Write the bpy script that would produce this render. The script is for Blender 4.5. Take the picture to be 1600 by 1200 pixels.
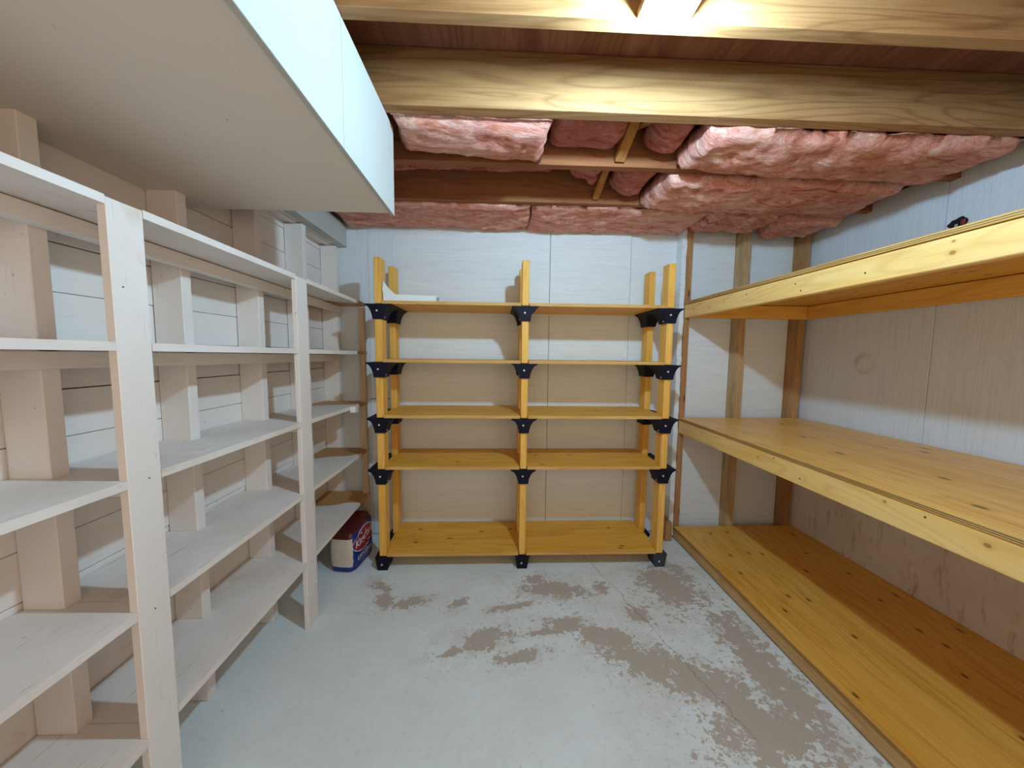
import bpy, bmesh, math, random
from mathutils import Vector, Matrix, noise

# ---------------------------------------------------------------- camera, world, light, exposure
for o in list(bpy.data.objects):
    bpy.data.objects.remove(o)
S = bpy.context.scene
C = S.collection
CH = 1.34                      # camera height above the floor; the numbers below are relative to the lens
YAW, PIT, ROL = (math.radians(a) for a in (2.306, -4.80, 0.632))
def cam_axes():
    cy, sy, cp, sp = math.cos(YAW), math.sin(YAW), math.cos(PIT), math.sin(PIT)
    fwd = Vector((sy*cp, cy*cp, sp)); rt = Vector((cy, -sy, 0)); up = rt.cross(fwd)
    cr, sr = math.cos(ROL), math.sin(ROL)
    return cr*rt + sr*up, -sr*rt + cr*up, fwd
r_, u_, f_ = cam_axes()
cd = bpy.data.cameras.new('camera'); cam = bpy.data.objects.new('camera', cd); C.objects.link(cam)
M = Matrix((r_, u_, -f_)).transposed().to_4x4(); M.translation = Vector((0, 0, CH))
cam.matrix_world = M
cd.sensor_width = 36; cd.sensor_fit = 'HORIZONTAL'; cd.lens = 36*560/1600; cd.clip_start = 0.02
S.camera = cam

w = bpy.data.worlds.new('world'); S.world = w; w.use_nodes = True
w.node_tree.nodes['Background'].inputs[0].default_value = (1.0, 0.82, 0.66, 1)
w.node_tree.nodes['Background'].inputs[1].default_value = 0.32
BULB_POS = (0.42, 0.86, 0.81)
BULB_COL = (0.52, 0.80, 1.0); BULB_STR = 1650.0
ld = bpy.data.lights.new('fill_light', 'AREA'); lo = bpy.data.objects.new('fill_light', ld); C.objects.link(lo)  # unseen warm fill, added behind the lens to lift the shadows
ld.shape = 'RECTANGLE'; ld.size = 2.6; ld.size_y = 1.3; ld.energy = 19; ld.color = (1.0, 0.72, 0.50)
lo.location = (0.4, -1.0, CH + 0.15); lo.rotation_euler = (math.radians(90), 0, 0)
S.view_settings.view_transform = 'Standard'; S.view_settings.look = 'None'
S.view_settings.gamma = 1.0; S.view_settings.use_curve_mapping = False
S.view_settings.exposure = 0.08

# ---------------------------------------------------------------- material helpers
class N:
    def __init__(s, name):
        s.m = bpy.data.materials.new(name); s.m.use_nodes = True
        s.t = s.m.node_tree; s.b = s.t.nodes['Principled BSDF']
    def n(s, typ, **kw):
        x = s.t.nodes.new(typ)
        for k, v in kw.items():
            if isinstance(k, str) and hasattr(x, k): setattr(x, k, v)
        return x
    def link(s, a, b): s.t.links.new(a, b)
    def val(s, sock, v):
        if hasattr(v, 'is_output') or isinstance(v, bpy.types.NodeSocket): s.link(v, sock)
        else: sock.default_value = v
    def math(s, op, a, b=0.0, c=0.0, clamp=False):
        x = s.t.nodes.new('ShaderNodeMath'); x.operation = op; x.use_clamp = clamp
        s.val(x.inputs[0], a); s.val(x.inputs[1], b); s.val(x.inputs[2], c)
        return x.outputs[0]
    def mix(s, f, a, b, mode='MIX'):
        x = s.t.nodes.new('ShaderNodeMix'); x.data_type = 'RGBA'; x.blend_type = mode
        s.val(x.inputs[0], f)
        s.val(x.inputs[6], a if not isinstance(a, tuple) else a + (1,))
        s.val(x.inputs[7], b if not isinstance(b, tuple) else b + (1,))
        return x.outputs[2]
    def ramp(s, f, stops):
        x = s.t.nodes.new('ShaderNodeValToRGB'); e = x.color_ramp.elements
        while len(e) < len(stops): e.new(0.5)
        for i, (p, c) in enumerate(stops):
            e[i].position = p; e[i].color = (c + (1,)) if isinstance(c, tuple) else (c, c, c, 1)
        s.val(x.inputs[0], f); return x.outputs[0]
    def step(s, f, a, b):      # 0 below a, 1 above b
        x = s.t.nodes.new('ShaderNodeMapRange'); x.clamp = True
        s.val(x.inputs[0], f); x.inputs[1].default_value = a; x.inputs[2].default_value = b
        return x.outputs[0]
    def coords(s, scale=(1,1,1), rnd=True, obj=True):
        tc = s.t.nodes.new('ShaderNodeTexCoord')
        if obj: v = tc.outputs['Object']
        else: v = s.t.nodes.new('ShaderNodeNewGeometry').outputs['Position']
        if rnd:
            oi = s.t.nodes.new('ShaderNodeObjectInfo')
            sc = s.t.nodes.new('ShaderNodeVectorMath'); sc.operation = 'SCALE'
            cx = s.t.nodes.new('ShaderNodeCombineXYZ')
            for i in range(3): s.link(oi.outputs['Random'], cx.inputs[i])
            s.link(cx.outputs[0], sc.inputs[0]); sc.inputs['Scale'].default_value = 37.7
            ad = s.t.nodes.new('ShaderNodeVectorMath'); ad.operation = 'ADD'
            s.link(v, ad.inputs[0]); s.link(sc.outputs[0], ad.inputs[1]); v = ad.outputs[0]
        mp = s.t.nodes.new('ShaderNodeMapping'); s.link(v, mp.inputs[0]); mp.inputs['Scale'].default_value = scale
        return mp.outputs[0]
    def noise(s, v, scale, detail=4, rough=0.55, dist=0.0):
        x = s.t.nodes.new('ShaderNodeTexNoise'); s.link(v, x.inputs['Vector'])
        x.inputs['Scale'].default_value = scale; x.inputs['Detail'].default_value = detail
        x.inputs['Roughness'].default_value = rough; x.inputs['Distortion'].default_value = dist
        return x.outputs[0]
    def bump(s, h, strength=0.3, dist=0.01):
        x = s.t.nodes.new('ShaderNodeBump'); s.link(h, x.inputs['Height'])
        x.inputs['Strength'].default_value = strength; x.inputs['Distance'].default_value = dist
        s.link(x.outputs[0], s.b.inputs['Normal'])
    def done(s, col, rough=0.6, spec=0.3):
        s.val(s.b.inputs['Base Color'], col if not isinstance(col, tuple) else col + (1,))
        s.val(s.b.inputs['Roughness'], rough); s.b.inputs['Specular IOR Level'].default_value = spec
        return s.m

def axis_scale(axis, along, across):
    return tuple(along if i == axis else across for i in range(3))

def wood(name, light, mid, dark, axis, rough=0.55, knots=0.0, flat=2, grain=1.0, kscale=(3.2, 7.0), tone=0.35, spots=()):
    k = N(name)
    big = k.noise(k.coords(axis_scale(axis, 0.9, 5.0)), 2.2, 3, 0.5, 0.6)
    wv = k.noise(k.coords(axis_scale(axis, 1.3, 34.0)), 1.6, 4, 0.6, 0.9)
    ring = k.math('FRACT', k.math('MULTIPLY', k.noise(k.coords(axis_scale(axis, 0.55, 5.5)), 1.5, 1.5, 0.4, 0.5), 11.0))
    ringm = k.step(k.math('ABSOLUTE', k.math('SUBTRACT', ring, 0.5)), 0.30, 0.5)
    col = k.mix(k.step(big, 0.35, 0.68), light, mid)
    col = k.mix(k.math('MULTIPLY', k.step(wv, 0.48, 0.72), tone*grain), col, dark)
    col = k.mix(k.math('MULTIPLY', ringm, 0.30*grain), col, dark)
    if knots > 0:
        other = [i for i in range(3) if i not in (axis, flat)][0]
        sx = k.t.nodes.new('ShaderNodeSeparateXYZ'); k.link(k.coords((1, 1, 1)), sx.inputs[0])
        cx = k.t.nodes.new('ShaderNodeCombineXYZ')
        k.link(k.math('MULTIPLY', sx.outputs[axis], kscale[0]), cx.inputs[0]); k.link(k.math('MULTIPLY', sx.outputs[other], kscale[1]), cx.inputs[1])
        vo = k.t.nodes.new('ShaderNodeTexVoronoi'); vo.voronoi_dimensions = '2D'; k.link(cx.outputs[0], vo.inputs['Vector']); vo.inputs['Scale'].default_value = 1.0
        sep = k.t.nodes.new('ShaderNodeSeparateColor'); k.link(vo.outputs['Color'], sep.inputs[0])
        pick = k.math('LESS_THAN', sep.outputs[0], knots)
        d = vo.outputs['Distance']
        halo = k.math('MULTIPLY', k.math('SUBTRACT', 1.0, k.step(d, 0.05, 0.16)), pick)
        core = k.math('MULTIPLY', k.math('SUBTRACT', 1.0, k.step(d, 0.045, 0.07)), pick)
        col = k.mix(k.math('MULTIPLY', halo, 0.35), col, dark)
        col = k.mix(k.math('MULTIPLY', core, 0.85), col, tuple(c*0.28 for c in dark))
    for sy_, sz_, sr in spots:      # single knots in the front rails, at y, z
        mp = k.t.nodes.new('ShaderNodeMapping'); mp.vector_type = 'TEXTURE'; k.link(k.coords((1, 1, 1), rnd=False, obj=False), mp.inputs[0])
        mp.inputs['Location'].default_value = (0, sy_, sz_ + CH); mp.inputs['Scale'].default_value = (1000, sr*1.4, sr)
        ln = k.t.nodes.new('ShaderNodeVectorMath'); ln.operation = 'LENGTH'; k.link(mp.outputs[0], ln.inputs[0])
        dd = ln.outputs['Value']
        col = k.mix(k.math('MULTIPLY', k.math('SUBTRACT', 1.0, k.step(dd, 1.0, 2.6)), 0.45), col, dark)
        col = k.mix(k.math('MULTIPLY', k.math('SUBTRACT', 1.0, k.step(dd, 0.8, 1.1)), 0.9), col, tuple(c*0.6 for c in dark))
    k.bump(wv, 0.12, 0.002)
    return k.done(col, rough, 0.3)

def painted(name, base=(0.84, 0.80, 0.77), axis=1, dirt=0.25, rough=0.55, rawy=None):
    k = N(name)
    n1 = k.noise(k.coords((1, 1, 1)), 3.0, 4, 0.6)
    n2 = k.noise(k.coords(axis_scale(axis, 2.0, 26.0)), 2.0, 4, 0.6)
    sp = k.noise(k.coords((1, 1, 1)), 46.0, 3, 0.6)
    rust = k.noise(k.coords((1, 1, 1)), 2.6, 5, 0.65)
    col = k.mix(k.math('MULTIPLY', k.step(n1, 0.4, 0.75), dirt), base, (base[0]*0.80, base[1]*0.70, base[2]*0.60))
    col = k.mix(k.math('MULTIPLY', k.step(sp, 0.70, 0.76), 0.55), col, (0.30, 0.20, 0.14))
    col = k.mix(k.math('MULTIPLY', k.step(rust, 0.655, 0.80), 0.55), col, (0.55, 0.28, 0.10))
    scr = k.noise(k.coords(axis_scale(axis, 2.5, 40.0)), 3.0, 4, 0.7)
    col = k.mix(k.math('MULTIPLY', k.step(scr, 0.62, 0.70), dirt*1.3), col, (0.42, 0.33, 0.26))
    if rawy is not None:
        p = k.t.nodes.new('ShaderNodeSeparateXYZ'); k.link(k.coords(rnd=False, obj=False), p.inputs[0])
        wob = k.noise(k.coords((1, 1, 1)), 5.0, 3, 0.5)
        e = k.math('ADD', p.outputs[1], k.math('MULTIPLY', wob, 0.18))
        e = k.math('SUBTRACT', e, k.math('MULTIPLY', k.math('ADD', p.outputs[0], 0.9), 0.45))
        rawmask = k.step(e, rawy, rawy + 0.006)
        col = k.mix(rawmask, col, k.mix(n2, (0.62, 0.36, 0.15), (0.45, 0.22, 0.08)))
    k.bump(n2, 0.15, 0.002)
    return k.done(col, rough, 0.35)

def foam(name, ridge_axis, base=(0.77, 0.86, 0.93), stain=0.12):
    # ridge_axis: the axis across which the fine extrusion lines vary
    k = N(name)
    sc = [3.0, 3.0, 3.0]; sc[ridge_axis] = 75.0
    r = k.noise(k.coords(tuple(sc), obj=False), 1.5, 3, 0.6)
    sc2 = [0.6, 0.6, 0.6]; sc2[ridge_axis] = 9.0
    r2 = k.noise(k.coords(tuple(sc2), obj=False), 1.5, 3, 0.6)
    s = k.noise(k.coords((1, 1, 1)), 1.7, 4, 0.6)
    col = k.mix(k.math('MULTIPLY', k.step(r, 0.50, 0.70), 0.40), base, tuple(c*0.78 for c in base))
    col = k.mix(k.math('MULTIPLY', k.step(r2, 0.5, 0.65), 0.20), col, tuple(min(1, c*1.12) for c in base))
    col = k.mix(k.math('MULTIPLY', k.step(s, 0.5, 0.8), stain), col, (0.62, 0.53, 0.46))
    k.bump(r, 0.45, 0.004)
    return k.done(col, 0.55, 0.35)

def plain(name, col, rough=0.6, spec=0.3, var=0.12, scale=14, metal=0.0):
    k = N(name)
    n1 = k.noise(k.coords((1, 1, 1)), scale, 3, 0.6)
    c = k.mix(k.math('MULTIPLY', n1, var*2), col, tuple(x*0.6 for x in col))
    k.b.inputs['Metallic'].default_value = metal
    return k.done(c, rough, spec)

def batt_mat(name, bright=1.0):
    k = N(name)
    v = k.coords((0.9, 2.2, 1.0), obj=True)
    a = k.noise(v, 6.0, 8, 0.72, 1.6)
    b = k.noise(v, 15.0, 6, 0.75, 1.2)
    c = k.noise(v, 2.6, 4, 0.6, 0.8)
    f = k.noise(v, 70.0, 3, 0.7, 0.5)
    col = k.ramp(a, [(0.34, (0.42, 0.12, 0.07)), (0.44, (0.76, 0.33, 0.27)), (0.55, (0.88, 0.49, 0.43)), (0.68, (0.96, 0.76, 0.68))])
    col = k.mix(k.math('MULTIPLY', k.step(b, 0.47, 0.60), 0.55), col, (0.58, 0.22, 0.11))
    col = k.mix(k.math('MULTIPLY', k.step(c, 0.50, 0.72), 0.30), col, (0.88, 0.70, 0.52))
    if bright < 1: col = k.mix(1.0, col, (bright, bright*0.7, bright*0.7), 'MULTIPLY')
    h = k.math('ADD', k.math('MULTIPLY', a, 1.0), k.math('ADD', k.math('MULTIPLY', b, 0.5), k.math('MULTIPLY', f, 0.12)))
    k.bump(h, 0.8, 0.022)
    return k.done(col, 0.95, 0.05)

PATCHES = [  # x, y, rx, ry, rotation (bare concrete where the floor paint has peeled)
    (0.33, 1.93, 0.17, 0.075, -0.15), (0.24, 2.02, 0.06, 0.05, 0), (-0.05, 1.585, 0.12, 0.055, 0.35), (-0.20, 1.515, 0.07, 0.018, 0.3),
    (0.36, 1.66, 0.13, 0.05, 0.0), (0.53, 1.58, 0.17, 0.075, -0.5), (0.66, 1.44, 0.18, 0.09, -0.6), (0.86, 1.34, 0.22, 0.10, -0.5),
    (-0.20, 1.83, 0.05, 0.03, 0.6), (-0.47, 1.84, 0.10, 0.035, 0.3), (0.10, 1.48, 0.10, 0.03, 0.2), (0.60, 1.95, 0.05, 0.05, 0),
    (1.02, 1.95, 0.16, 0.20, -0.2), (0.10, 1.80, 0.10, 0.025, 0.2), (0.75, 1.72, 0.05, 0.07, 0.4), (1.16, 1.40, 0.10, 0.35, 0.0),
    (-0.66, 1.98, 0.07, 0.03, -0.6), (-0.60, 1.86, 0.04, 0.07, 0.4), (0.24, 1.62, 0.10, 0.018, 0.1), (0.98, 1.15, 0.20, 0.15, 0.3)]
def floor_mat():
    k = N('painted_concrete')
    v = k.coords((1, 1, 1), rnd=False, obj=False)
    n_mid = k.noise(v, 11.0, 5, 0.7)
    n_fine = k.noise(v, 38.0, 4, 0.7)
    n_big = k.noise(v, 2.2, 4, 0.6)
    d = None
    for x, y, rx, ry, a in PATCHES:
        mp = k.t.nodes.new('ShaderNodeMapping'); mp.vector_type = 'TEXTURE'; k.link(v, mp.inputs[0])
        mp.inputs['Location'].default_value = (x, y, 0); mp.inputs['Rotation'].default_value = (0, 0, a)
        mp.inputs['Scale'].default_value = (rx, ry, 1000)
        ln = k.t.nodes.new('ShaderNodeVectorMath'); ln.operation = 'LENGTH'; k.link(mp.outputs[0], ln.inputs[0])
        d = ln.outputs['Value'] if d is None else k.math('MINIMUM', d, ln.outputs['Value'])
    warped = k.math('ADD', d, k.math('MULTIPLY', k.math('SUBTRACT', n_mid, 0.5), 3.8))
    warped = k.math('ADD', warped, k.math('MULTIPLY', k.math('SUBTRACT', n_fine, 0.5), 3.6))
    bare = k.math('SUBTRACT', 1.0, k.step(warped, 0.92, 1.02))
    near = k.math('SUBTRACT', 1.0, k.step(d, 1.0, 3.4))
    speck = k.math('MULTIPLY', k.step(k.noise(v, 52.0, 3, 0.6), 0.60, 0.63), near)
    speck2 = k.step(k.noise(v, 30.0, 3, 0.6), 0.71, 0.73)
    bare = k.math('MAXIMUM', bare, k.math('MULTIPLY', k.math('MAXIMUM', speck, speck2), 0.8))
    paint = k.mix(k.step(n_big, 0.35, 0.7), (0.80, 0.90, 0.93), (0.74, 0.79, 0.80))
    paint = k.mix(k.math('MULTIPLY', k.step(n_fine, 0.5, 0.7), 0.16), paint, (0.50, 0.48, 0.44))
    conc = k.mix(n_fine, (0.56, 0.51, 0.45), (0.44, 0.40, 0.35))
    paint = k.mix(k.math('MULTIPLY', k.math('MULTIPLY', k.step(k.noise(v, 6.0, 5, 0.7), 0.45, 0.62), near), 0.45), paint, (0.56, 0.51, 0.45))
    col = k.mix(bare, paint, conc)
    mp = k.t.nodes.new('ShaderNodeMapping'); mp.vector_type = 'TEXTURE'; k.link(v, mp.inputs[0])
    mp.inputs['Location'].default_value = (0.74, 1.74, 0); mp.inputs['Rotation'].default_value = (0, 0, math.radians(-74))
    sx = k.t.nodes.new('ShaderNodeSeparateXYZ'); k.link(mp.outputs[0], sx.inputs[0])
    off = k.math('ADD', sx.outputs[1], k.math('MULTIPLY', k.math('SUBTRACT', k.noise(v, 7.0, 5, 0.7), 0.5), 0.09))
    crack = k.math('MULTIPLY', k.math('LESS_THAN', k.math('ABSOLUTE', off), 0.0018), k.math('LESS_THAN', k.math('ABSOLUTE', sx.outputs[0]), 0.65))
    col = k.mix(k.math('MULTIPLY', crack, 0.7), col, (0.16, 0.13, 0.11))
    k.bump(k.math('ADD', k.math('MULTIPLY', bare, -0.6), k.math('MULTIPLY', n_fine, 0.4)), 0.3, 0.004)
    return k.done(col, 0.62, 0.3)

MAT = dict(
    post=[wood('pine_stud_%s' % 'xyz'[a], (0.90, 0.54, 0.13), (0.84, 0.46, 0.08), (0.54, 0.23, 0.03), a, knots=0.12, flat=1, kscale=(3.0, 9.0)) for a in range(3)],
    ply_x=wood('varnished_plywood_x', (0.88, 0.50, 0.075), (0.80, 0.41, 0.045), (0.42, 0.16, 0.015), 0, 0.42, knots=0.35, flat=2, kscale=(4.4, 8.0)),
    ply_y=wood('varnished_plywood_y', (0.86, 0.50, 0.10), (0.77, 0.40, 0.06), (0.42, 0.16, 0.02), 1, 0.42, knots=0.5, flat=2, kscale=(4.4, 8.5)),
    ply_mid=wood('pale_plywood_y', (0.92, 0.58, 0.18), (0.84, 0.47, 0.11), (0.48, 0.21, 0.04), 1, 0.36, knots=0.35, flat=2, kscale=(3.0, 6.0)),
    rail=wood('planed_pine_rail', (0.94, 0.64, 0.26), (0.90, 0.56, 0.17), (0.66, 0.33, 0.07), 1, 0.5, spots=((1.005, 0.303, 0.006), (0.86, -0.492, 0.006), (1.115, -0.480, 0.004), (1.70, -0.50, 0.0035), (1.005, 0.335, 0.003), (2.05, 0.31, 0.003), (0.45, 0.31, 0.006), (0.52, -0.51, 0.005))),
    edge=[wood('plywood_edge_%s' % 'xyz'[a], (0.72, 0.46, 0.16), (0.60, 0.34, 0.10), (0.34, 0.16, 0.04), 1-a if a < 2 else 2) for a in range(2)],
    oldrail=wood('weathered_rail', (0.66, 0.42, 0.18), (0.56, 0.33, 0.12), (0.32, 0.17, 0.06), 1, 0.7, knots=0.2, flat=0, kscale=(2.4, 9.0)),
    joist_tan=wood('joist_front', (0.43, 0.25, 0.11), (0.35, 0.185, 0.07), (0.17, 0.075, 0.025), 0, 0.6, knots=0.0, grain=1.7),
    joist=wood('joist_reddish', (0.36, 0.15, 0.06), (0.27, 0.095, 0.04), (0.14, 0.045, 0.02), 0, 0.8, grain=1.2),  # darker, redder wood for the two rear joists
    deck=wood('subfloor_boards', (0.30, 0.13, 0.07), (0.22, 0.08, 0.04), (0.10, 0.03, 0.02), 1, 0.9),
    brace=wood('bridging_wood', (0.46, 0.22, 0.06), (0.36, 0.16, 0.045), (0.18, 0.07, 0.02), 1, 0.7),
    oldstud=wood('rough_stud', (0.60, 0.44, 0.25), (0.48, 0.31, 0.15), (0.26, 0.15, 0.07), 2, 0.8, knots=0.2, flat=1, kscale=(2.6, 10.0)),
    darkstud=wood('brown_stud', (0.50, 0.29, 0.13), (0.40, 0.20, 0.08), (0.22, 0.10, 0.04), 2, 0.8, knots=0.2, flat=1, kscale=(2.6, 10.0)),
    paint_y=painted('white_paint_boards', axis=1), paint_z=painted('white_paint_uprights', axis=2, dirt=0.18),
    paint_shelf=painted('white_paint_shelf', (0.83, 0.79, 0.765), 1, dirt=0.55),
    paint_far=painted('white_paint_unfinished_end', (0.83, 0.79, 0.755), 1, dirt=0.35, rawy=2.44),
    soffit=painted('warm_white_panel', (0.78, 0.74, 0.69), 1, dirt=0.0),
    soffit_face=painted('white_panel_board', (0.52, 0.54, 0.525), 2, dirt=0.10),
    raw_z=wood('raw_upright', (0.70, 0.55, 0.38), (0.60, 0.44, 0.27), (0.38, 0.24, 0.12), 2, 0.75),
    foam_h=foam('foam_board_level_ridges', 2), foam_v=foam('foam_board_upright_ridges', 0), foam_r=foam('foam_board_side', 1, base=(0.73, 0.81, 0.93)),
    dark=plain('dark_gap', (0.05, 0.035, 0.03), 0.9), sill=plain('blue_grey_concrete', (0.16, 0.20, 0.24), 0.9, var=0.3),
    black=plain('dark_navy_plastic', (0.005, 0.006, 0.020), 0.6, 0.2, var=0.3, scale=30), dusty=plain('dusty_black_plastic', (0.05, 0.06, 0.085), 0.75, 0.3, var=0.45, scale=60),
    screw=plain('bright_screw', (0.85, 0.85, 0.85), 0.3, 0.5, metal=0.3, var=0.05),
    nail=plain('dark_nail', (0.12, 0.08, 0.05), 0.6, 0.3),
    white_plastic=plain('white_trim_plastic', (0.82, 0.88, 0.88), 0.4, 0.4, var=0.05),
    crumb=plain('torn_grey_backing', (0.38, 0.38, 0.36), 0.9),
    batt=batt_mat('pink_fibreglass'), batt_shaded=batt_mat('pink_fibreglass_shaded', 0.62),  # second copy is darkened and reddened: cavity shade put into the colour
    bag_blue=plain('bag_blue_print', (0.012, 0.025, 0.24), 0.38, 0.5, var=0.2, scale=20), bag_red=plain('bag_dark_red_print', (0.09, 0.010, 0.008), 0.4, 0.5, var=0.35, scale=16),
    logo_red=plain('logo_red', (0.30, 0.012, 0.02), 0.4, 0.5, var=0.05), logo_white=plain('logo_white', (0.62, 0.62, 0.64), 0.4, 0.4, var=0.02),
    china=plain('white_porcelain', (0.8, 0.8, 0.78), 0.3, 0.5, var=0.02), hole_red=plain('red_brown_scrap', (0.25, 0.04, 0.03), 0.8), black_hole=plain('black_hollow', (0.015, 0.015, 0.02), 0.9),
    floor=floor_mat(),
)
def stained_panel():
    k = N('stained_wall_panel')
    v = k.coords((1, 1, 1), rnd=False, obj=False)
    a = k.noise(k.coords((1, 9, 2.0), rnd=False, obj=False), 2.6, 5, 0.7)
    b = k.noise(v, 3.0, 4, 0.6)
    col = k.mix(k.step(b, 0.4, 0.7), (0.80, 0.76, 0.70), (0.70, 0.63, 0.55))
    col = k.mix(k.math('MULTIPLY', k.step(a, 0.55, 0.70), 0.6), col, (0.33, 0.19, 0.09))
    k.bump(a, 0.2, 0.003); return k.done(col, 0.75, 0.2)
MAT['stained'] = stained_panel()
def label_print():
    k = N('bag_side_label_print')
    tc = k.coords((1, 1, 1), rnd=False)
    s = k.t.nodes.new('ShaderNodeSeparateXYZ'); k.link(tc, s.inputs[0])
    line = k.math('FRACT', k.math('MULTIPLY', s.outputs[2], 70.0))
    words = k.noise(k.coords((40, 40, 70), rnd=False), 4.0, 2, 0.5)
    m = k.math('MULTIPLY', k.math('GREATER_THAN', line, 0.55), k.step(words, 0.42, 0.5))
    col = k.mix(k.math('MULTIPLY', m, 0.35), (0.66, 0.60, 0.52), (0.30, 0.24, 0.18))
    st = k.noise(k.coords((1, 1, 1), rnd=False), 9.0, 3, 0.5)
    col = k.mix(k.math('MULTIPLY', k.step(st, 0.52, 0.68), 0.35), col, (0.60, 0.42, 0.22))
    return k.done(col, 0.5, 0.35)
MAT['bag_label'] = label_print()
def foam_stained():      # the side foam board: a ring stain, its centre at y = 2.07
    m = foam('foam_board_ring_stain', 1, base=(0.73, 0.81, 0.93), stain=0.15); k = N.__new__(N); k.m = m; k.t = m.node_tree; k.b = k.t.nodes['Principled BSDF']
    v = k.coords((1, 1, 1), rnd=False, obj=False)
    mp = k.t.nodes.new('ShaderNodeMapping'); k.link(v, mp.inputs[0]); mp.inputs['Location'].default_value = (0, -2.07, -(CH - 0.035)); mp.inputs['Scale'].default_value = (0, 1, 1)
    ln = k.t.nodes.new('ShaderNodeVectorMath'); ln.operation = 'LENGTH'; k.link(mp.outputs[0], ln.inputs[0])
    ring = k.math('SUBTRACT', 1.0, k.step(k.math('ABSOLUTE', k.math('SUBTRACT', ln.outputs['Value'], 0.05)), 0.004, 0.022))
    ring = k.math('MULTIPLY', ring, k.step(k.noise(v, 14.0, 4, 0.6), 0.35, 0.6))
    src = k.b.inputs['Base Color'].links[0].from_socket
    k.link(k.mix(k.math('MULTIPLY', ring, 0.55), src, (0.42, 0.33, 0.22)), k.b.inputs['Base Color'])
    return m
MAT['foam_ring'] = foam_stained()

# ---------------------------------------------------------------- object helpers
def tag(o, label=None, cat=None, group=None, kind=None):
    if label: o['label'] = label
    if cat: o['category'] = cat
    if group: o['group'] = group
    if kind: o['kind'] = kind
    return o
def thing(name, loc, label, cat, group=None):
    o = bpy.data.objects.new(name, None); C.objects.link(o); o.empty_display_size = 0.05
    o.location = (loc[0], loc[1], loc[2] + CH)
    return tag(o, label, cat, group)
def wloc(o):
    v = Vector(o.location)
    while o.parent: o = o.parent; v += Vector(o.location)
    return v
def add(name, bm, mats, parent=None, origin=(0, 0, 0), smooth=False):
    """bm is in coordinates relative to origin; origin is relative to the lens height"""
    me = bpy.data.meshes.new(name); bm.to_mesh(me); bm.free()
    for m in (mats if isinstance(mats, (list, tuple)) else [mats]): me.materials.append(m)
    if smooth:
        for p in me.polygons: p.use_smooth = True
    o = bpy.data.objects.new(name, me); C.objects.link(o)
    g = Vector((origin[0], origin[1], origin[2] + CH))
    if parent: o.parent = parent; g = g - wloc(parent)
    o.location = g
    return o
def box_bm(sx, sy, sz, bev=0.0):
    bm = bmesh.new(); bmesh.ops.create_cube(bm, size=1.0)
    for v in bm.verts: v.co.x *= sx; v.co.y *= sy; v.co.z *= sz
    if bev: bmesh.ops.bevel(bm, geom=list(bm.edges), offset=bev, segments=1, affect='EDGES', profile=0.5)
    return bm
def box(name, x0, x1, y0, y1, z0, z1, mat, parent=None, bev=0.0, tilt=None):
    bm = box_bm(x1-x0, y1-y0, z1-z0, bev)
    if tilt:
        for v in bm.verts: v.co.z += tilt[0]*v.co.x + tilt[1]*v.co.y
    return add(name, bm, mat, parent, ((x0+x1)/2, (y0+y1)/2, (z0+z1)/2))
def poly_bm(pts, z0, z1):
    bm = bmesh.new()
    a = [bm.verts.new((x, y, z0)) for x, y in pts]; b = [bm.verts.new((x, y, z1)) for x, y in pts]
    bm.faces.new(list(reversed(a))); bm.faces.new(b)
    n = len(pts)
    for i in range(n): bm.faces.new((a[i], a[(i+1) % n], b[(i+1) % n], b[i]))
    bmesh.ops.recalc_face_normals(bm, faces=bm.faces[:])
    return bm
def disc(name, r, t, mat, parent, origin, axis='y', seg=12):
    bm = bmesh.new(); bmesh.ops.create_cone(bm, cap_ends=True, segments=seg, radius1=r, radius2=r*0.75, depth=t)
    rot = {'y': Matrix.Rotation(math.radians(90), 3, 'X'), 'x': Matrix.Rotation(math.radians(-90), 3, 'Y'), 'z': Matrix.Identity(3)}[axis]
    bmesh.ops.rotate(bm, cent=(0, 0, 0), matrix=rot, verts=bm.verts[:])
    return add(name, bm, mat, parent, origin, smooth=False)

FZ = -CH        # floor height
LW, RW, BW = -1.20, 2.20, 2.58   # face of left planks, right foam, back foam
Y0 = -1.1       # how far the room runs behind the lens
JB, JT = 0.86, 1.05              # underside and top of the joists

# ---------------------------------------------------------------- setting
tag(box('floor', LW-0.12, RW+0.15, Y0, BW+0.15, FZ-0.08, FZ, MAT['floor']), kind='structure')
ceil = tag(box('ceiling', LW-0.12, RW+0.15, Y0, BW+0.15, JT+0.001, JT+0.03, MAT['deck']), kind='structure')
for i, (ya, yb) in enumerate([(-0.50, -0.46), (-0.13, -0.09), (0.24, 0.28), (0.61, 0.65), (0.985, 1.025), (1.338, 1.386), (1.700, 1.742), (2.107, 2.147)]):
    o = box('joist', LW-0.02, RW+0.045, ya, yb, JB, JT, MAT['joist_tan'] if i < 6 else MAT['joist'], ceil, 0.002)
    if i == 5: o['label'] = 'wide yellow-brown joist nearest in view'
# cross bridging between the joists
def bar(name, a, b, w, t, mat, parent):
    a = Vector(a); b = Vector(b); d = b - a; L = d.length
    bm = box_bm(w, L, t, 0.002)
    q = Vector((0, 1, 0)).rotation_difference(d)
    bmesh.ops.rotate(bm, cent=(0, 0, 0), matrix=q.to_matrix(), verts=bm.verts[:])
    return add(name, bm, mat, parent, (a+b)/2)
bar('bridging', (0.558, 1.40, 1.02), (0.545, 1.690, 0.885), 0.044, 0.030, MAT['brace'], ceil)
bar('bridging', (0.555, 1.757, 1.02), (0.545, 2.095, 0.885), 0.036, 0.024, MAT['brace'], ceil)
bar('bridging', (0.600, 1.40, 0.90), (0.595, 1.690, 1.02), 0.036, 0.024, MAT['brace'], ceil)

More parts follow.
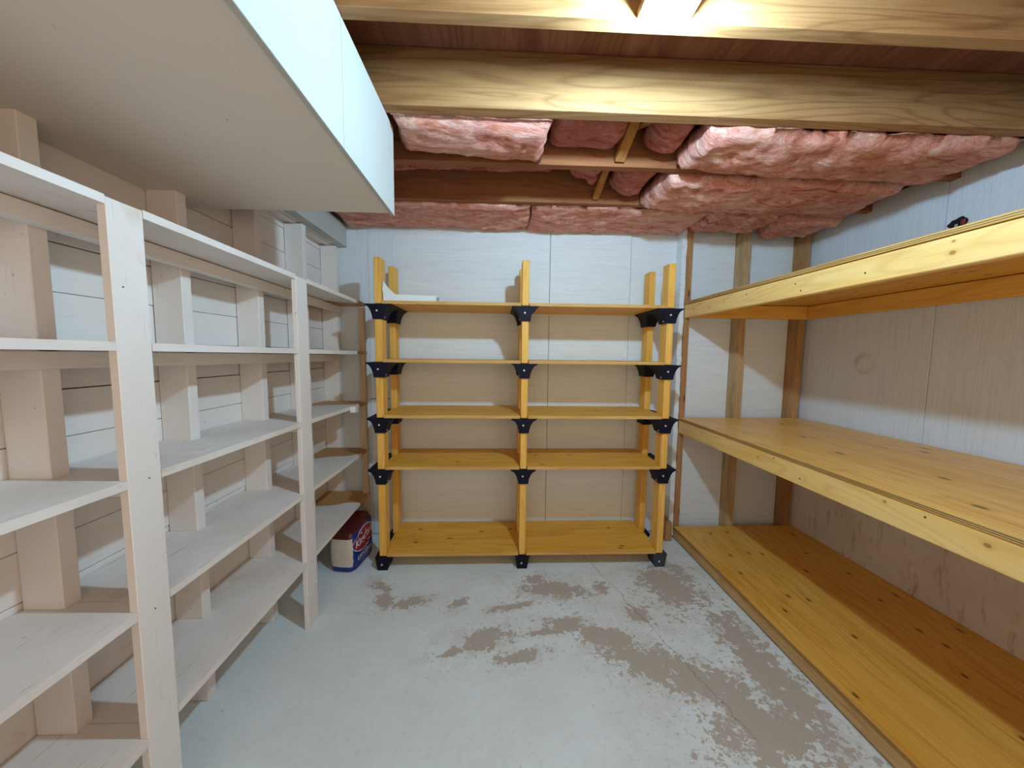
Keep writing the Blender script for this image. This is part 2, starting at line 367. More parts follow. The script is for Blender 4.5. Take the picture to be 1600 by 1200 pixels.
wb = tag(box('wall_back', LW-0.12, RW+0.15, BW+0.035, BW+0.15, FZ, JT, MAT['sill']), kind='structure')
def fpanel(x0, x1, z0, z1, m='foam_h', d=0.0):
    return box('foam_panel', x0, x1, BW+d, BW+0.034, z0, z1, MAT[m], wb, 0.0015)
fpanel(-1.218, -0.905, FZ+0.01, 1.0, 'foam_v')
fpanel(-0.903, -0.735, -0.328, 1.0, 'foam_v')
fpanel(-0.903, -0.735, -1.235, -0.333, 'foam_h', 0.001)
fpanel(-0.903, -0.735, FZ+0.01, -1.24, 'foam_h', 0.002)
fpanel(-0.7345, 0.3625, FZ+0.01, 1.0)
fpanel(0.3655, 0.941, FZ+0.01, 1.0, 'foam_h', 0.001)
fpanel(0.943, 1.300, FZ+0.01, 1.0)
fpanel(1.342, 1.698, FZ+0.01, 1.0, 'foam_h', -0.002)
fpanel(1.748, 2.130, FZ+0.01, 1.0, 'foam_h')
for x0, x1, y0, m in ((1.302, 1.340, 2.490, 'darkstud'), (1.700, 1.746, 2.488, 'oldstud'), (2.132, 2.178, 2.488, 'darkstud')):
    box('stud', x0, x1, y0, BW+0.03, FZ+0.002, 0.93, MAT[m], wb, 0.002)
# ragged strip of foam glued on the left side of the first stud
bm = bmesh.new(); prev = None; random.seed(4)
for i in range(61):
    z = FZ+0.02 + i*(0.90-FZ-0.02)/60
    y = 2.497 + random.uniform(-0.003, 0.003) + (0.004 if i % 7 else -0.003)
    vs = [bm.verts.new(p) for p in ((1.268, y, z), (1.3005, y, z), (1.3005, BW-0.001, z), (1.268, BW-0.001, z))]
    if prev:
        for j in range(4): bm.faces.new((prev[j], prev[(j+1) % 4], vs[(j+1) % 4], vs[j]))
    else: bm.faces.new(list(reversed(vs)))
    prev = vs
bm.faces.new(prev); bmesh.ops.recalc_face_normals(bm, faces=bm.faces[:])
o = add('foam_strip', bm, MAT['foam_h'], wb)
box('baseboard_block', 1.215, 1.266, 2.44, BW-0.002, FZ+0.002, FZ+0.14, MAT['darkstud'], wb, 0.003)

wr = tag(box('wall_right', RW+0.05, RW+0.15, Y0, BW+0.15, FZ, JT, MAT['sill']), kind='structure')
for y0, y1, m in ((1.745, BW-0.004, 'foam_ring'), (0.52, 1.742, 'foam_r'), (-0.70, 0.517, 'foam_r'), (Y0, -0.703, 'foam_r')):
    box('foam_panel', RW, RW+0.048, y0, y1, -0.45, 0.918, MAT[m], wr, 0.0015)
box('lower_panel', RW-0.008, RW+0.048, Y0, BW-0.004, FZ+0.002, -0.452, MAT['stained'], wr, 0.001)
# torn hole in the side foam
bm = bmesh.new(); random.seed(9)
ring = []
for i in range(18):
    a = i/18*math.tau; r = 1 + random.uniform(-0.10, 0.10)
    ring.append(bm.verts.new((0, 0.034*r*math.cos(a), (0.022-0.008*math.cos(a))*r*math.sin(a))))
c_ = bm.verts.new((0.004, 0, 0))
for i in range(18): bm.faces.new((ring[i], ring[(i+1) % 18], c_))
ring2 = [bm.verts.new((-0.004, v.co.y*1.18, v.co.z*1.18)) for v in ring]
for i in range(18):
    f = bm.faces.new((ring[i], ring[(i+1) % 18], ring2[(i+1) % 18], ring2[i])); f.material_index = 0
h = add('torn_hole', bm, MAT['black_hole'], wr, (RW-0.004, 1.69, 0.645)); h['label'] = 'small torn black hole in the foam'
bm = box_bm(0.008, 0.018, 0.026, 0.003); add('scrap', bm, MAT['hole_red'], h, (RW-0.010, 1.665, 0.645))
bm = box_bm(0.008, 0.012, 0.022, 0.003); add('scrap', bm, MAT['crumb'], h, (RW-0.011, 1.69, 0.632))

wl = tag(box('wall_left', LW-0.12, LW-0.022, Y0, BW+0.034, FZ, JT, MAT['dark']), kind='structure')
random.seed(2)
zs = [FZ+0.002] + [-1.172 + 0.1325*i for i in range(17)]
for a, b in zip(zs[:-1], zs[1:]):
    g = random.choice((0.0015, 0.002, 0.003))
    dx = random.uniform(-0.002, 0.002)
    cut = random.choice((None, 1.33, 1.73, 0.92))
    segs = [(Y0, BW-0.003)] if cut is None else [(Y0, cut-0.001), (cut+0.001, BW-0.003)]
    for ya, yb in segs: box('plank', LW-0.020, LW+dx, ya, yb, a+g, b, MAT['paint_y'], wl, 0.0015)
STUDS = [(-0.68, -0.64), (-0.28, -0.24), (0.11, 0.15), (0.51, 0.55), (0.905, 0.945), (1.312, 1.352), (1.712, 1.752), (2.112, 2.152), (2.520, 2.560)]
for ya, yb in STUDS:
    box('stud', LW+0.0025, -1.098, ya, yb, FZ+0.002, (0.714 if 1.6 < ya else JB-0.002), MAT['paint_z'], wl, 0.002)

# boxed-in soffit over the left shelves
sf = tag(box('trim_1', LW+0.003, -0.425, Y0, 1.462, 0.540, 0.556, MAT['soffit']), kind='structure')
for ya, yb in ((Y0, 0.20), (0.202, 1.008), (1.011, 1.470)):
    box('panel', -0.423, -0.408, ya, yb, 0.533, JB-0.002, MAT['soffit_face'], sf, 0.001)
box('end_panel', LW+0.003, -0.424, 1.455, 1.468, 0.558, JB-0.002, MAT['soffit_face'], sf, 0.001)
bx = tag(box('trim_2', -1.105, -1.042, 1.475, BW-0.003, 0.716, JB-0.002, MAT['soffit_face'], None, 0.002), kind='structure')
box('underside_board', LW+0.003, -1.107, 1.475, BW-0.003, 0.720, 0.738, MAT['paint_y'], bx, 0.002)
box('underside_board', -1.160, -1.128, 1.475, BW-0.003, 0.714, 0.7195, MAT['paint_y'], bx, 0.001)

# ---------------------------------------------------------------- pink insulation
def batt(label, corners, zb, thick, seed, sag=None, mat='batt', amp=0.012, rag=0.015, res=0.016, curl=0.035, group='pink insulation batts tucked between the ceiling joists'):
    """corners: four (x, y) counter-clockwise seen from above, zb: underside height"""
    (ax, ay), (bx_, by), (cx, cy), (dx, dy) = corners
    nx = max(8, int(math.hypot(bx_-ax, by-ay)/res)); ny = max(6, int(math.hypot(dx-ax, dy-ay)/res))
    ox, oy = (ax+bx_+cx+dx)/4, (ay+by+cy+dy)/4
    bm = bmesh.new(); G = []
    for side in (0, 1):
        g = []
        for j in range(ny+1):
            row = []
            for i in range(nx+1):
                u, v = i/nx, j/ny
                x = (1-v)*((1-u)*ax+u*bx_) + v*((1-u)*dx+u*cx)
                y = (1-v)*((1-u)*ay+u*by) + v*((1-u)*dy+u*cy)
                eu, ev = min(u, 1-u)*nx*res, min(v, 1-v)*ny*res
                e = min(1.0, min(eu, ev)/0.035)
                if side == 0:
                    p = Vector((x*5, y*6, seed*3.1)); q = Vector((x*16, y*34, seed*1.7))
                    z = zb + amp*0.8*noise.noise(p) + amp*0.45*noise.noise(q) + amp*0.30*noise.noise(q*2.3)
                    z += (1-e)**2*min(curl, thick*0.45)
                    if sag: z += sag(u, v)
                else:
                    z = zb + thick
                    if any(ja-0.012 < y < jb+0.012 for ja, jb in ((1.338, 1.386), (1.700, 1.742), (2.107, 2.147))): z = min(z, max(JB-0.003, zb+0.012))
                r = (1-e)*rag
                x += r*noise.noise(Vector((x*14, y*14, seed+5))); y += r*noise.noise(Vector((x*14, y*14, seed+9)))
                row.append(bm.verts.new((x-ox, y-oy, z-zb)))
            g.append(row)
        G.append(g)
    for j in range(ny):
        for i in range(nx):
            bm.faces.new((G[0][j][i], G[0][j+1][i], G[0][j+1][i+1], G[0][j][i+1]))
            bm.faces.new((G[1][j][i], G[1][j][i+1], G[1][j+1][i+1], G[1][j+1][i]))
    for j in range(ny):
        for i, fl in ((0, 0), (nx, 1)):
            f = (G[0][j][i], G[1][j][i], G[1][j+1][i], G[0][j+1][i]); bm.faces.new(f if not fl else tuple(reversed(f)))
    for i in range(nx):
        for j, fl in ((0, 1), (ny, 0)):
            f = (G[0][j][i], G[1][j][i], G[1][j][i+1], G[0][j][i+1]); bm.faces.new(f if not fl else tuple(reversed(f)))
    bmesh.ops.recalc_face_normals(bm, faces=bm.faces[:])
    o = add('insulation_batt', bm, MAT[mat], None, (ox, oy, zb), smooth=True)
    return tag(o, label, 'insulation', group)
batt('large pink fibreglass batt at upper left, beside the white soffit, straight cut right end',
     [(-0.395, 1.392), (0.195, 1.392), (0.190, 1.694), (-0.40, 1.60)], 0.842, 0.10, 1, sag=lambda u, v: -0.012*math.sin(u*3.1)*math.sin(v*3.1), amp=0.016)
batt('largest pink fibreglass batt, sagging below the joists at upper right beside the foam wall',
     [(0.80, 1.392), (2.06, 1.392), (2.04, 1.74), (0.80, 1.665)], 0.822, 0.10, 2, sag=lambda u, v: -0.012*math.sin(u*3.1)*math.sin(v*3.1), amp=0.020)
batt('second large pink batt on the right, between the two far joists, slanted left end',
     [(0.82, 1.752), (1.99, 1.752), (2.04, 2.13), (0.80, 2.085)], 0.816, 0.10, 3, sag=lambda u, v: -0.010*math.sin(u*3.1)*math.sin(v*3.1), amp=0.020)
batt('pink batt along the top of the back wall, left of its seam',
     [(-1.03, 2.152), (0.187, 2.152), (0.187, 2.565), (-1.03, 2.565)], 0.846, 0.12, 4, curl=0.012, amp=0.018, sag=lambda u, v: 0.012*(u < 0.02))
batt('pink batt along the top of the back wall, right of its seam, frayed right end',
     [(0.203, 2.152), (1.26, 2.152), (1.27, 2.560), (0.203, 2.565)], 0.842, 0.12, 5, curl=0.012, amp=0.018)
batt('crumpled pink batt hanging over the tops of the first two studs by the right corner',
     [(1.295, 2.16), (1.72, 2.16), (1.69, 2.478), (1.30, 2.478)], 0.832, 0.11, 6, amp=0.045, rag=0.04, mat='batt')
batt('torn pink tuft of insulation drooping between the last two studs in the right corner',
     [(1.74, 2.16), (2.10, 2.16), (2.10, 2.478), (1.76, 2.478)], 0.812, 0.12, 7, amp=0.035, rag=0.03, mat='batt')
batt('pink batt, cavity shade painted in, set deep between the front joists, left of the wooden bridging',
     [(0.215, 1.392), (0.515, 1.392), (0.515, 1.66), (0.215, 1.66)], 0.910, 0.09, 8, mat='batt_shaded', amp=0.020, sag=lambda u, v: -0.02*math.sin(v*3.1))
batt('pink batt, its shade painted in, pushed up between the front joists, right of the wooden bridging',
     [(0.625, 1.392), (0.785, 1.392), (0.79, 1.66), (0.625, 1.64)], 0.900, 0.10, 9, mat='batt_shaded', amp=0.022, sag=lambda u, v: -0.02*math.sin(u*3.1))
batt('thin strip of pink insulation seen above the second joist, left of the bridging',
     [(-1.0, 1.752), (0.27, 1.752), (0.27, 1.93), (-1.0, 1.97)], 0.925, 0.07, 10, mat='batt_shaded', amp=0.014)
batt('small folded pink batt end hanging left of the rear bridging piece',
     [(0.30, 1.752), (0.52, 1.752), (0.51, 2.03), (0.38, 1.90)], 0.900, 0.04, 11, mat='batt_shaded', amp=0.016, rag=0.03)
batt('pink batt, its shade painted in, bulging between the rear joists, right of the rear bridging piece',
     [(0.60, 1.752), (0.785, 1.752), (0.785, 2.06), (0.60, 2.03)], 0.895, 0.09, 12, mat='batt_shaded', amp=0.018, sag=lambda u, v: -0.02*math.sin(u*3.1))

# ---------------------------------------------------------------- white shelving along the left wall
left = thing('shelving_unit', (-1.0, 0.9, FZ), 'white painted built-in wooden shelving along the left plank wall, five long shelves', 'shelving')
PX0, PX1 = -0.9215, -0.900
POSTS = [(-0.62, -0.53), (0.13, 0.22), (0.888, 0.975), (1.663, 1.755)]
for ya, yb in POSTS: box('post', PX0, PX1, ya, yb, FZ+0.001, 0.350 if ya < 1 else 0.336, MAT['paint_z'], left, 0.0015)
o = box('post', -0.935, PX1, 2.470, 2.500, FZ+0.001, 0.300, MAT['raw_z'], left, 0.0015); o['label'] = 'bare unpainted end post'
XB = LW + 0.004
def shelf(ya, yb, za, zb, t=0.021, mat='paint_shelf'):
    """shelf board from ya to yb, its top at za there and zb here, notched round posts and studs"""
    f = [(PX1, ya), (PX1, yb)] ; pts = []
    def mask(x_a, y_a): return (x_a, y_a)
    # front edge from ya to yb
    front = []
    y = ya
    front.append([ya, PX1])
    for pa, pb in POSTS + [(2.470, 2.500)]:
        a, b = pa-0.0008, pb+0.0008
        if b <= ya or a >= yb: continue
        px = PX0-0.0008 if pa < 2.4 else -0.936
        if a <= ya: front[0] = [ya, px]; front += [[b, px], [b, PX1]]
        elif b >= yb: front += [[a, PX1], [a, px], [yb, px]]
        else: front += [[a, PX1], [a, px], [b, px], [b, PX1]]
    if front[-1][0] < yb: front.append([yb, PX1])
    back = []
    back.append([ya, XB])
    for pa, pb in STUDS:
        a, b = pa-0.001, pb+0.001
        if b <= ya or a >= yb: continue
        sx = -1.097
        if a <= ya: back[0] = [ya, sx]; back += [[b, sx], [b, XB]]
        elif b >= yb: back += [[a, XB], [a, sx], [yb, sx]]
        else: back += [[a, XB], [a, sx], [b, sx], [b, XB]]
    if back[-1][0] < yb: back.append([yb, XB])
    cy = (ya+yb)/2
    pts = [(x+1.05, yy-cy) for yy, x in front] + [(x+1.05, yy-cy) for yy, x in reversed(back)]
    clean = [pts[0]]
    for p in pts[1:]:
        if abs(p[0]-clean[-1][0])+abs(p[1]-clean[-1][1]) > 1e-5: clean.append(p)
    bm = poly_bm(clean, -t, 0)
    sl = (zb-za)/(yb-ya); mid = (za+zb)/2
    for v in bm.verts: v.co.z += sl*v.co.y
    return add('shelf', bm, MAT[mat], left, (-1.05, cy, mid))
P1, P2 = 0.9315, 1.709
ROWS = [((0.357, 0.353, 0.342, 0.330), True), ((0.022, 0.018, 0.012, 0.006), True), ((-0.314, -0.320, -0.325, -0.338), False),
        ((-0.664, -0.660, -0.663, -0.668), False), ((-1.012, -1.008, -1.000, -0.982), False)]
for zz, led in ROWS:
    shelf(-0.60, 0.174, zz[0], zz[0]); shelf(0.176, P1-0.001, zz[0], zz[1]); shelf(P1+0.001, P2-0.001, zz[1], zz[2]); shelf(P2+0.001, 2.512, zz[2], zz[3], mat='paint_far')
    if led:
        h = 0.042
        z7 = zz[1] + (zz[1]-zz[3])*0.15
        for ya, yb, a, b in ((-0.6, 0.698, zz[0], zz[0]-0.001), (0.70, 2.50, z7-0.0015, zz[3]-0.0015)):
            m = (a+b)/2
            box('ledger', -1.096, -1.060, ya, yb, m-0.0225-h, m-0.0225, MAT['paint_y'], left, 0.0015, tilt=(0, (b-a)/(yb-ya)))
# plain cleats that carry the lower shelves, nails on the post fronts
for zz, led in ROWS:
    if not led:
        for (pa, pb), z in zip(POSTS, (zz[0], zz[0], zz[1], zz[2])):
            box('cleat', -1.095, PX0-0.001, (pa+pb)/2-0.012, (pa+pb)/2+0.012, z-0.052, z-0.0225, MAT['paint_y'], left, 0.001)
for y, z in ((0.912, 0.15), (0.94, -0.33), (0.93, -0.68), (1.71, -1.02), (1.735, -1.16)):
    disc('nail', 0.0018, 0.002, MAT['nail'], left, (PX1+0.001, y, z), 'x', 8)
# little painted block at the end of the third shelf
bm = box_bm(0.035, 0.05, 0.040, 0.004)
for v in bm.verts: v.co.z += 0.004*math.sin(v.co.y*190)
o = add('end_block', bm, MAT['paint_z'], left, (PX1+0.019, 2.22, -0.352)); o['label'] = 'short white block nailed to the shelf end'

# ---------------------------------------------------------------- free-standing rack in the middle
rack = thing('storage_rack', (0.17, 2.34, FZ), 'free-standing five-tier rack of pine studs, plywood shelves and black plastic brackets', 'shelving')
FY0, FY1, RY0, RY1 = 2.145, 2.232, 2.425, 2.512
LV = [0.2825, -0.058, -0.391, -0.707, -1.256]           # underside of the shelf boards
TH = 0.018
COL = [(-0.719, 2.1), (0.157, 0.0), (1.032, 0.0)]       # post centres along x
def postx(i, z): return {0: -0.700, 1: 0.1615, 2: 1.038}[i]
BH = 0.088
TOPS = [0.548, 0.548, 0.548]
for i in range(3):
    x = postx(i, 0)
    for (ya, yb, rear) in ((FY0, FY1, 0), (RY0, RY1, 1)):
        for k in range(5):
            z0 = LV[k]
            z1 = (TOPS[i] + (0.004 if rear else 0)) if k == 0 else LV[k-1]-BH+0.012
            if rear and k == 0: z1 = 0.562
            box('post', x-0.0205, x+0.0205, ya, yb, z0+0.002, z1, MAT['post'][2], rack, 0.003)
def bracket_bm(rear, foot=False, dust=False):
    """flared plastic socket; the flare spreads sideways and towards the other post"""
    bm = bmesh.new(); n = 9; prof = []
    H = (-CH - LV[4] + 0.0) if foot else -BH
    H = abs(H) - (0.001 if foot else 0)
    for s in range(n+1):
        t = s/n                      # 0 at the bottom, 1 at the top
        c = 1 - math.sqrt(max(0, 1-t**2)) if not foot else t*0.35
        c = 0.18*t + 0.82*c
        hx = 0.030 + (0.046 if not foot else 0.030)*c
        dy = (0.094 if not foot else 0.05)*c
        z = -H + H*t*0.93
        prof.append((hx, dy, z))
    prof.append((prof[-1][0]+0.002, prof[-1][1]+0.002, 0.0))
    half = (FY1-FY0)/2
    rings = []
    for hx, dy, z in prof:
        ya, yb = -half-0.009, half+0.007
        if rear: ya -= dy
        else: yb += dy
        rings.append([bm.verts.new(p) for p in ((-hx, ya, z), (hx, ya, z), (hx, yb, z), (-hx, yb, z))])
    for a, b in zip(rings[:-1], rings[1:]):
        for j in range(4): bm.faces.new((a[j], a[(j+1) % 4], b[(j+1) % 4], b[j]))
    bm.faces.new(list(reversed(rings[0]))); bm.faces.new(rings[-1])
    bmesh.ops.recalc_face_normals(bm, faces=bm.faces[:])
    return bm
for i in range(3):
    x = postx(i, 0)
    for rear, (ya, yb) in enumerate(((FY0, FY1), (RY0, RY1))):
        for k in range(5):
            foot = (k == 4)
            dusty = foot and i == 2 and not rear
            b = add('bracket', bracket_bm(rear, foot), MAT['dusty' if dusty else 'black'], rack, (x, (ya+yb)/2, LV[k]-0.0005))
            if dusty: b['label'] = 'foot bracket covered in pale dust'
            if not rear:
                zz = LV[k] - (0.047 if foot else 0.040)
                disc('screw', 0.0062, 0.005, MAT['screw'], b, (x-0.004, ya-0.0105, zz), 'y')
                if not foot:
                    sx = 1 if i == 0 else -1
                    disc('screw', 0.004, 0.003, MAT['screw'], b, (x+sx*0.0325, (ya+yb)/2-0.02, LV[k]-BH+0.012), 'x')
def board(x0, x1, z, lnotch, rnotch):
    """plywood shelf notched round the posts at both ends"""
    g = 0.0215
    pts = []
    xl, xr = x0, x1                      # post centres
    pts += [(xl+g+0.003, FY0-0.004), (xr-g-0.003, FY0-0.004)]
    # right end: narrow at the front post, wide between posts, notched at the rear post
    pts += [(xr-g, FY1+0.002), (xr-0.003, FY1+0.002), (xr-0.003, RY0-0.002), (xr-g, RY0-0.002), (xr-g, RY1+0.052)]
    pts += [(xl+g, RY1+0.052), (xl+g, RY0-0.002), (xl+0.003, RY0-0.002), (xl+0.003, FY1+0.002), (xl+g, FY1+0.002)]
    cx, cy = (xl+xr)/2, (FY0+RY1)/2
    bm = poly_bm([(a-cx, b-cy) for a, b in pts], 0, TH)
    for f in bm.faces:
        if abs(f.normal.z) < 0.5: f.material_index = 1
    return add('shelf', bm, [MAT['ply_x'], MAT['edge'][1]], rack, (cx, cy, z))
for k in range(5):
    board(postx(0, 0), postx(1, 0), LV[k]+0.0005, 0, 0)
    board(postx(1, 0), postx(2, 0), LV[k]+0.0005, 0, 0)

# white plastic trim offcut lying on the top left of the rack
tr = thing('trim_offcut', (-0.50, 2.135, LV[0]+TH+0.001), 'bent white plastic trim offcut lying on the top left shelf of the middle rack', 'trim')
zt = LV[0]+TH+0.0015
bm = bmesh.new()
outl = [(-0.668, 0.0), (-0.335, 0.0), (-0.350, 0.030), (-0.600, 0.036), (-0.640, 0.075), (-0.668, 0.112), (-0.674, 0.060), (-0.669, 0.045)]
fr = [bm.verts.new((x+0.5, -0.0015, z)) for x, z in outl]; bk = [bm.verts.new((x+0.5, 0.0015, z)) for x, z in outl]
bm.faces.new(fr); bm.faces.new(list(reversed(bk)))
for i in range(len(outl)):
    j = (i+1) % len(outl); bm.faces.new((fr[j], fr[i], bk[i], bk[j]))
bmesh.ops.recalc_face_normals(bm, faces=bm.faces[:])
add('upright_face', bm, MAT['white_plastic'], tr, (-0.5, 2.1425+0.006, zt))
box('flat_flange', -0.668, -0.335, 2.1435, 2.175, zt-0.001, zt+0.0012, MAT['white_plastic'], tr, 0.0004) if False else None
bm = box_bm(0.018, 0.010, 0.022, 0.003)
add('torn_backing', bm, MAT['crumb'], tr, (-0.352, 2.146, zt+0.013))

# ---------------------------------------------------------------- deep wooden shelving on the right
rt = thing('shelving_unit', (1.75, 0.9, FZ), 'deep three-tier yellow plywood shelving on the right, carried by long pine rails', 'shelving')
RF = 1.300; RE = 2.484; RXB = RW-0.010; RN = -0.95
def tier(ztop, drop, railm, plym, sl=(0.0)):
    t = 0.018
    ply = add('shelf', box_bm(RXB-RF+0.004, RE-RN, t, 0.001), [MAT[plym]], rt, ((RF-0.004+RXB)/2, (RE+RN)/2, ztop-t/2))
    me = ply.data; me.materials.append(MAT['edge'][0])
    for p in me.polygons:
        if abs(p.normal.z) < 0.5: p.material_index = 1
    # lamination lines along the front edge
    for dz in (0.006, 0.012): box('ply_layer', RF-0.0050, RF-0.0035, RN, RE, ztop-dz-0.0010, ztop-dz+0.0004, MAT['nail'], ply)
    zr = ztop-t-0.003
    box('front_rail', RF, RF+0.038, RN, RE, zr-drop, zr, MAT[railm], rt, 0.003)
    box('back_rail', RXB-0.040, RXB-0.002, RN, RE-0.040, zr-drop, zr, MAT['post'][1], rt, 0.003)
    box('end_rail', RF+0.039, RXB-0.001, RE-0.038, RE, zr-drop, zr, MAT['post'][0], rt, 0.003)
    for i, y in enumerate((0.5, -0.2)): box('cross_rail', RF+0.039, RXB-0.041, y, y+0.038, zr-drop, zr, MAT['post'][0], rt, 0.003)
    return zr
z1 = tier(0.373, 0.089, 'rail', 'ply_y')
z2 = tier(-0.440, 0.090, 'rail', 'ply_mid')
z3 = tier(-1.246, 0.062, 'oldrail', 'ply_y')
for y in (RN, 0.0, 0.9, 1.8, RE-0.09): box('sleeper', RF+0.05, RXB-0.05, y, y+0.088, FZ+0.0005, z3-0.063, MAT['dark'], rt, 0.001)
for y, z in ((2.37, 0.31), (2.19, 0.30), (1.86, 0.325), (1.55, 0.318), (1.52, 0.285), (2.30, 0.335), (1.25, 0.30), (2.2, -0.49), (1.6, -0.475), (1.45, -0.52), (1.0, -0.48)):
    disc('nail', 0.0035, 0.002, MAT['nail'], rt, (RF-0.001, y, z), 'x', 8)

# ---------------------------------------------------------------- bag of charcoal
bag = thing('charcoal_bag', (-0.90, 2.22, FZ), 'half-full blue and dark red charcoal bag slumped on the floor beside the rack', 'bag')
bag_o = Vector((-0.862, 2.105)); ud = Vector((0.135, 0.99)).normalized(); vd = Vector((-ud.y, ud.x))   # u: along the front, v: away from it
BL, BT, BHGT = 0.255, 0.158, 0.285
def bag_dims(h):
    t = h/BHGT
    L = BL*(1 + 0.03*math.sin(t*3.1))
    T = BT*(1.0 + 0.12*math.sin(min(1, t)*3.1))
    if t > 0.84: q = math.sqrt(max(0.0, 1-((t-0.84)/0.17)**2)); L *= 0.86+0.14*q; T *= 0.70+0.30*q
    if t < 0.06: L *= 0.93+0.07*t/0.06; T *= 0.90+0.10*t/0.06
    return L, T
def bag_pt(u, side, h, off=0.0, k=1.0):
    """u in -1..1 along the long side; side -1 = front, +1 = back; k shrinks towards the middle of the top"""
    L, T = bag_dims(h)
    n = 4.5
    x = u; y = side*(1-min(1, abs(u))**n)**(1/n)
    wr_ = 0.006*noise.noise(Vector((u*3, h*16, side*2))) + 0.003*noise.noise(Vector((u*9, h*40, side*3)))
    U = L/2*x*k + BL/2; V = (T/2 + wr_)*y*k + BT/2 - (off if side < 0 else 0)
    P = bag_o + ud*U + vd*V
    z = h*(0.84 + 0.16*U/BL) + 0.0012
    if k < 1: z += 0.012*(1-k) + (1-k)*0.022*noise.noise(Vector((U*24, V*24, 3)))
    return Vector((P.x + 0.90, P.y - 2.22, z))
bm = bmesh.new(); NU, NH = 64, 40; rings = []
def peri(a):
    c, s = math.cos(a), math.sin(a); n = 4.5
    u = math.copysign(abs(c)**(2/n), c); return u, (-1 if s < 0 else 1)
for j in range(NH+1):
    h = BHGT*j/NH; row = []
    for i in range(NU):
        a = math.tau*i/NU + 0.001; u, sd = peri(a)
        row.append(bm.verts.new(bag_pt(u, sd, h)))
    rings.append(row)
for j in range(NH):
    for i in range(NU):
        f = bm.faces.new((rings[j][i], rings[j][(i+1) % NU], rings[j+1][(i+1) % NU], rings[j+1][i]))
        a = math.tau*(i+0.5)/NU; hm = BHGT*(j+0.5)/NH
        near = abs(a-math.pi) < 0.72
        if hm > (0.250 if near else 0.268): f.material_index = 1
        elif near and hm > 0.045: f.material_index = 2
        else: f.material_index = 0
bm.faces.new(list(reversed(rings[0])))
last = rings[-1]
for kk in (0.85, 0.7, 0.55, 0.4, 0.25, 0.1):
    row = []
    for i in range(NU):
        u, sd = peri(math.tau*i/NU + 0.001); row.append(bm.verts.new(bag_pt(u, sd, BHGT, k=kk)))
    for i in range(NU): bm.faces.new((last[i], last[(i+1) % NU], row[(i+1) % NU], row[i])).material_index = 1
    last = row
bm.faces.new(last).material_index = 1
bmesh.ops.recalc_face_normals(bm, faces=bm.faces[:])
bag_body = add('bag_body', bm, [MAT['bag_blue'], MAT['bag_red'], MAT['bag_label']], bag, (-0.90, 2.22, FZ), smooth=True)
# prints on the front: coordinates in metres, s along the face (0 in the middle), h up
def front_map(s, h, off): return bag_pt(max(-0.99, min(0.99, s/(BL/2))), -1, h, off)
def oval(name, cx, ch, rx, rh, ang, off, mat, inner=0.0):
    bm = bmesh.new(); n = 40; R = []
    fr_ = [inner, 1.0] if inner else [0.0001, 0.35, 0.7, 1.0]
    for f_r in fr_:
        row = []
        for i in range(n):
            a = math.tau*i/n; x = rx*f_r*math.cos(a); y = rh*f_r*math.sin(a)
            row.append(bm.verts.new(front_map(cx + x*math.cos(ang)-y*math.sin(ang), ch + x*math.sin(ang)+y*math.cos(ang), off)))
        R.append(row)
    for a_, b_ in zip(R[:-1], R[1:]):
        for i in range(n): bm.faces.new((a_[i], a_[(i+1) % n], b_[(i+1) % n], b_[i]))
    bmesh.ops.recalc_face_normals(bm, faces=bm.faces[:])
    return add(name, bm, mat, bag_body, (-0.90, 2.22, FZ))
oval('logo_rim', -0.010, 0.192, 0.108, 0.074, 0.05, 0.0018, MAT['logo_white'])
oval('logo_oval', -0.010, 0.192, 0.102, 0.067, 0.05, 0.0026, MAT['logo_red'])
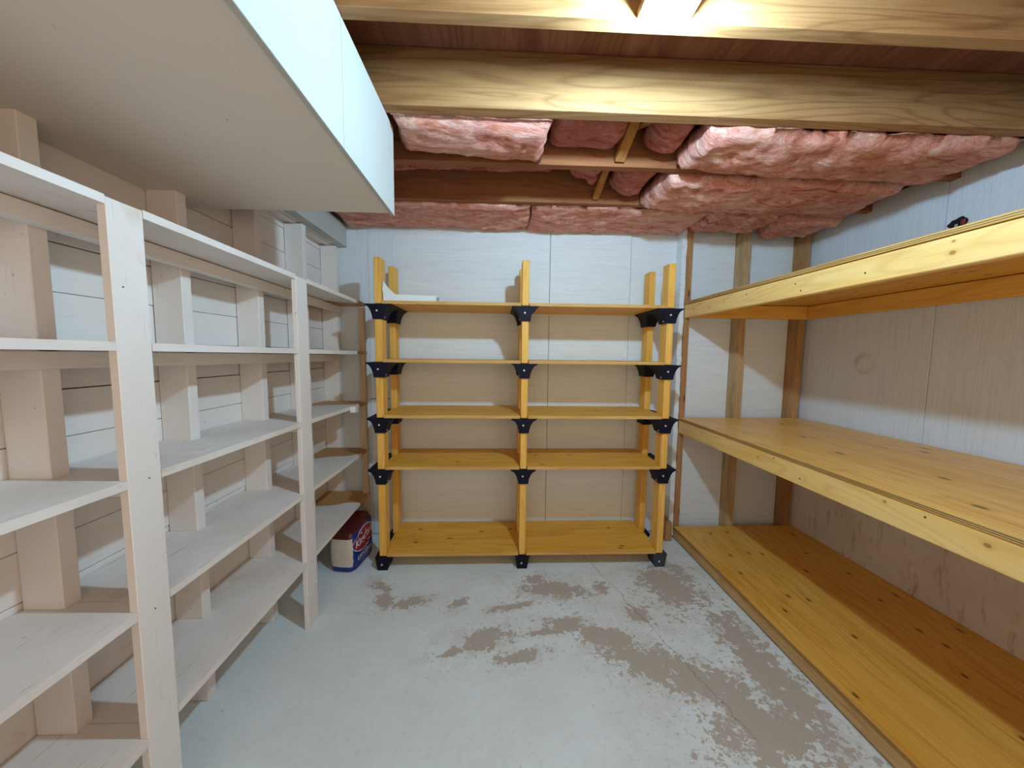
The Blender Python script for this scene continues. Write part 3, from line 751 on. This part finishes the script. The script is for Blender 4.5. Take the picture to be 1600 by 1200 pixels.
def text(name, body, cx, ch, wdt, hgt, off, mat, slant=0.0, ang=0.0):
    cu = bpy.data.curves.new(name, 'FONT'); cu.body = body; cu.size = 1; cu.align_x = 'CENTER'; cu.align_y = 'CENTER'; cu.offset = 0.02; cu.resolution_u = 3
    to = bpy.data.objects.new(name, cu); C.objects.link(to)
    bpy.context.view_layer.update()
    me = bpy.data.meshes.new_from_object(to.evaluated_get(bpy.context.evaluated_depsgraph_get()))
    bpy.data.objects.remove(to)
    xs = [v.co.x for v in me.vertices]; ys = [v.co.y for v in me.vertices]
    w_, h_ = max(xs)-min(xs), max(ys)-min(ys); mx, my = (max(xs)+min(xs))/2, (max(ys)+min(ys))/2
    bm = bmesh.new(); bm.from_mesh(me); bpy.data.meshes.remove(me)
    for v in bm.verts:
        x = (v.co.x-mx)/w_*wdt; y = (v.co.y-my)/h_*hgt; x += slant*y
        v.co = front_map(cx + x*math.cos(ang)-y*math.sin(ang), ch + x*math.sin(ang)+y*math.cos(ang), off)
    return add(name, bm, mat, bag_body, (-0.90, 2.22, FZ))
text('logo_lettering', 'Kingsford', -0.010, 0.194, 0.180, 0.070, 0.0036, MAT['logo_white'], 0.15, 0.08)
text('lettering', 'ORIGINAL', 0.0, 0.086, 0.180, 0.038, 0.0022, MAT['logo_white'])
text('lettering', 'CHARCOAL', 0.0, 0.050, 0.10, 0.010, 0.0022, MAT['logo_white'])

# ---------------------------------------------------------------- bulb on the joist over the aisle
lamp = thing('ceiling_lamp', (BULB_POS[0], BULB_POS[1], JB+0.0), 'bare round bulb in a white porcelain holder on the ceiling', 'lamp')
box('mounting_board', BULB_POS[0]-0.07, BULB_POS[0]+0.07, 0.652, 0.983, JB+0.002, JB+0.020, MAT['joist_tan'], lamp, 0.002)
def lathe(name, prof, mat, origin, parent, seg=24):
    bm = bmesh.new(); rows = []
    for r, z in prof: rows.append([bm.verts.new((r*math.cos(math.tau*i/seg), r*math.sin(math.tau*i/seg), z)) for i in range(seg)])
    for a, b in zip(rows[:-1], rows[1:]):
        for i in range(seg): bm.faces.new((a[i], a[(i+1) % seg], b[(i+1) % seg], b[i]))
    bmesh.ops.remove_doubles(bm, verts=bm.verts[:], dist=1e-5)
    bmesh.ops.recalc_face_normals(bm, faces=bm.faces[:])
    return add(name, bm, mat, parent, origin, smooth=True)
lathe('lamp_holder', [(0.0001, 0.0015), (0.05, 0.0015), (0.05, -0.008), (0.028, -0.012), (0.024, -0.018), (0.0001, -0.018)], MAT['china'], (BULB_POS[0], BULB_POS[1], JB), lamp)
k = N('bulb_glow'); k.b.inputs['Emission Color'].default_value = BULB_COL + (1,); k.b.inputs['Emission Strength'].default_value = BULB_STR
k.done((0.9, 0.9, 0.9))
bz = BULB_POS[2]-JB
lathe('bulb', [(0.0001, -0.0185), (0.014, -0.0185), (0.016, -0.023), (0.025, bz+0.018), (0.030, bz), (0.026, bz-0.016), (0.015, bz-0.027), (0.0001, bz-0.031)], k.m, (BULB_POS[0], BULB_POS[1], JB), lamp)
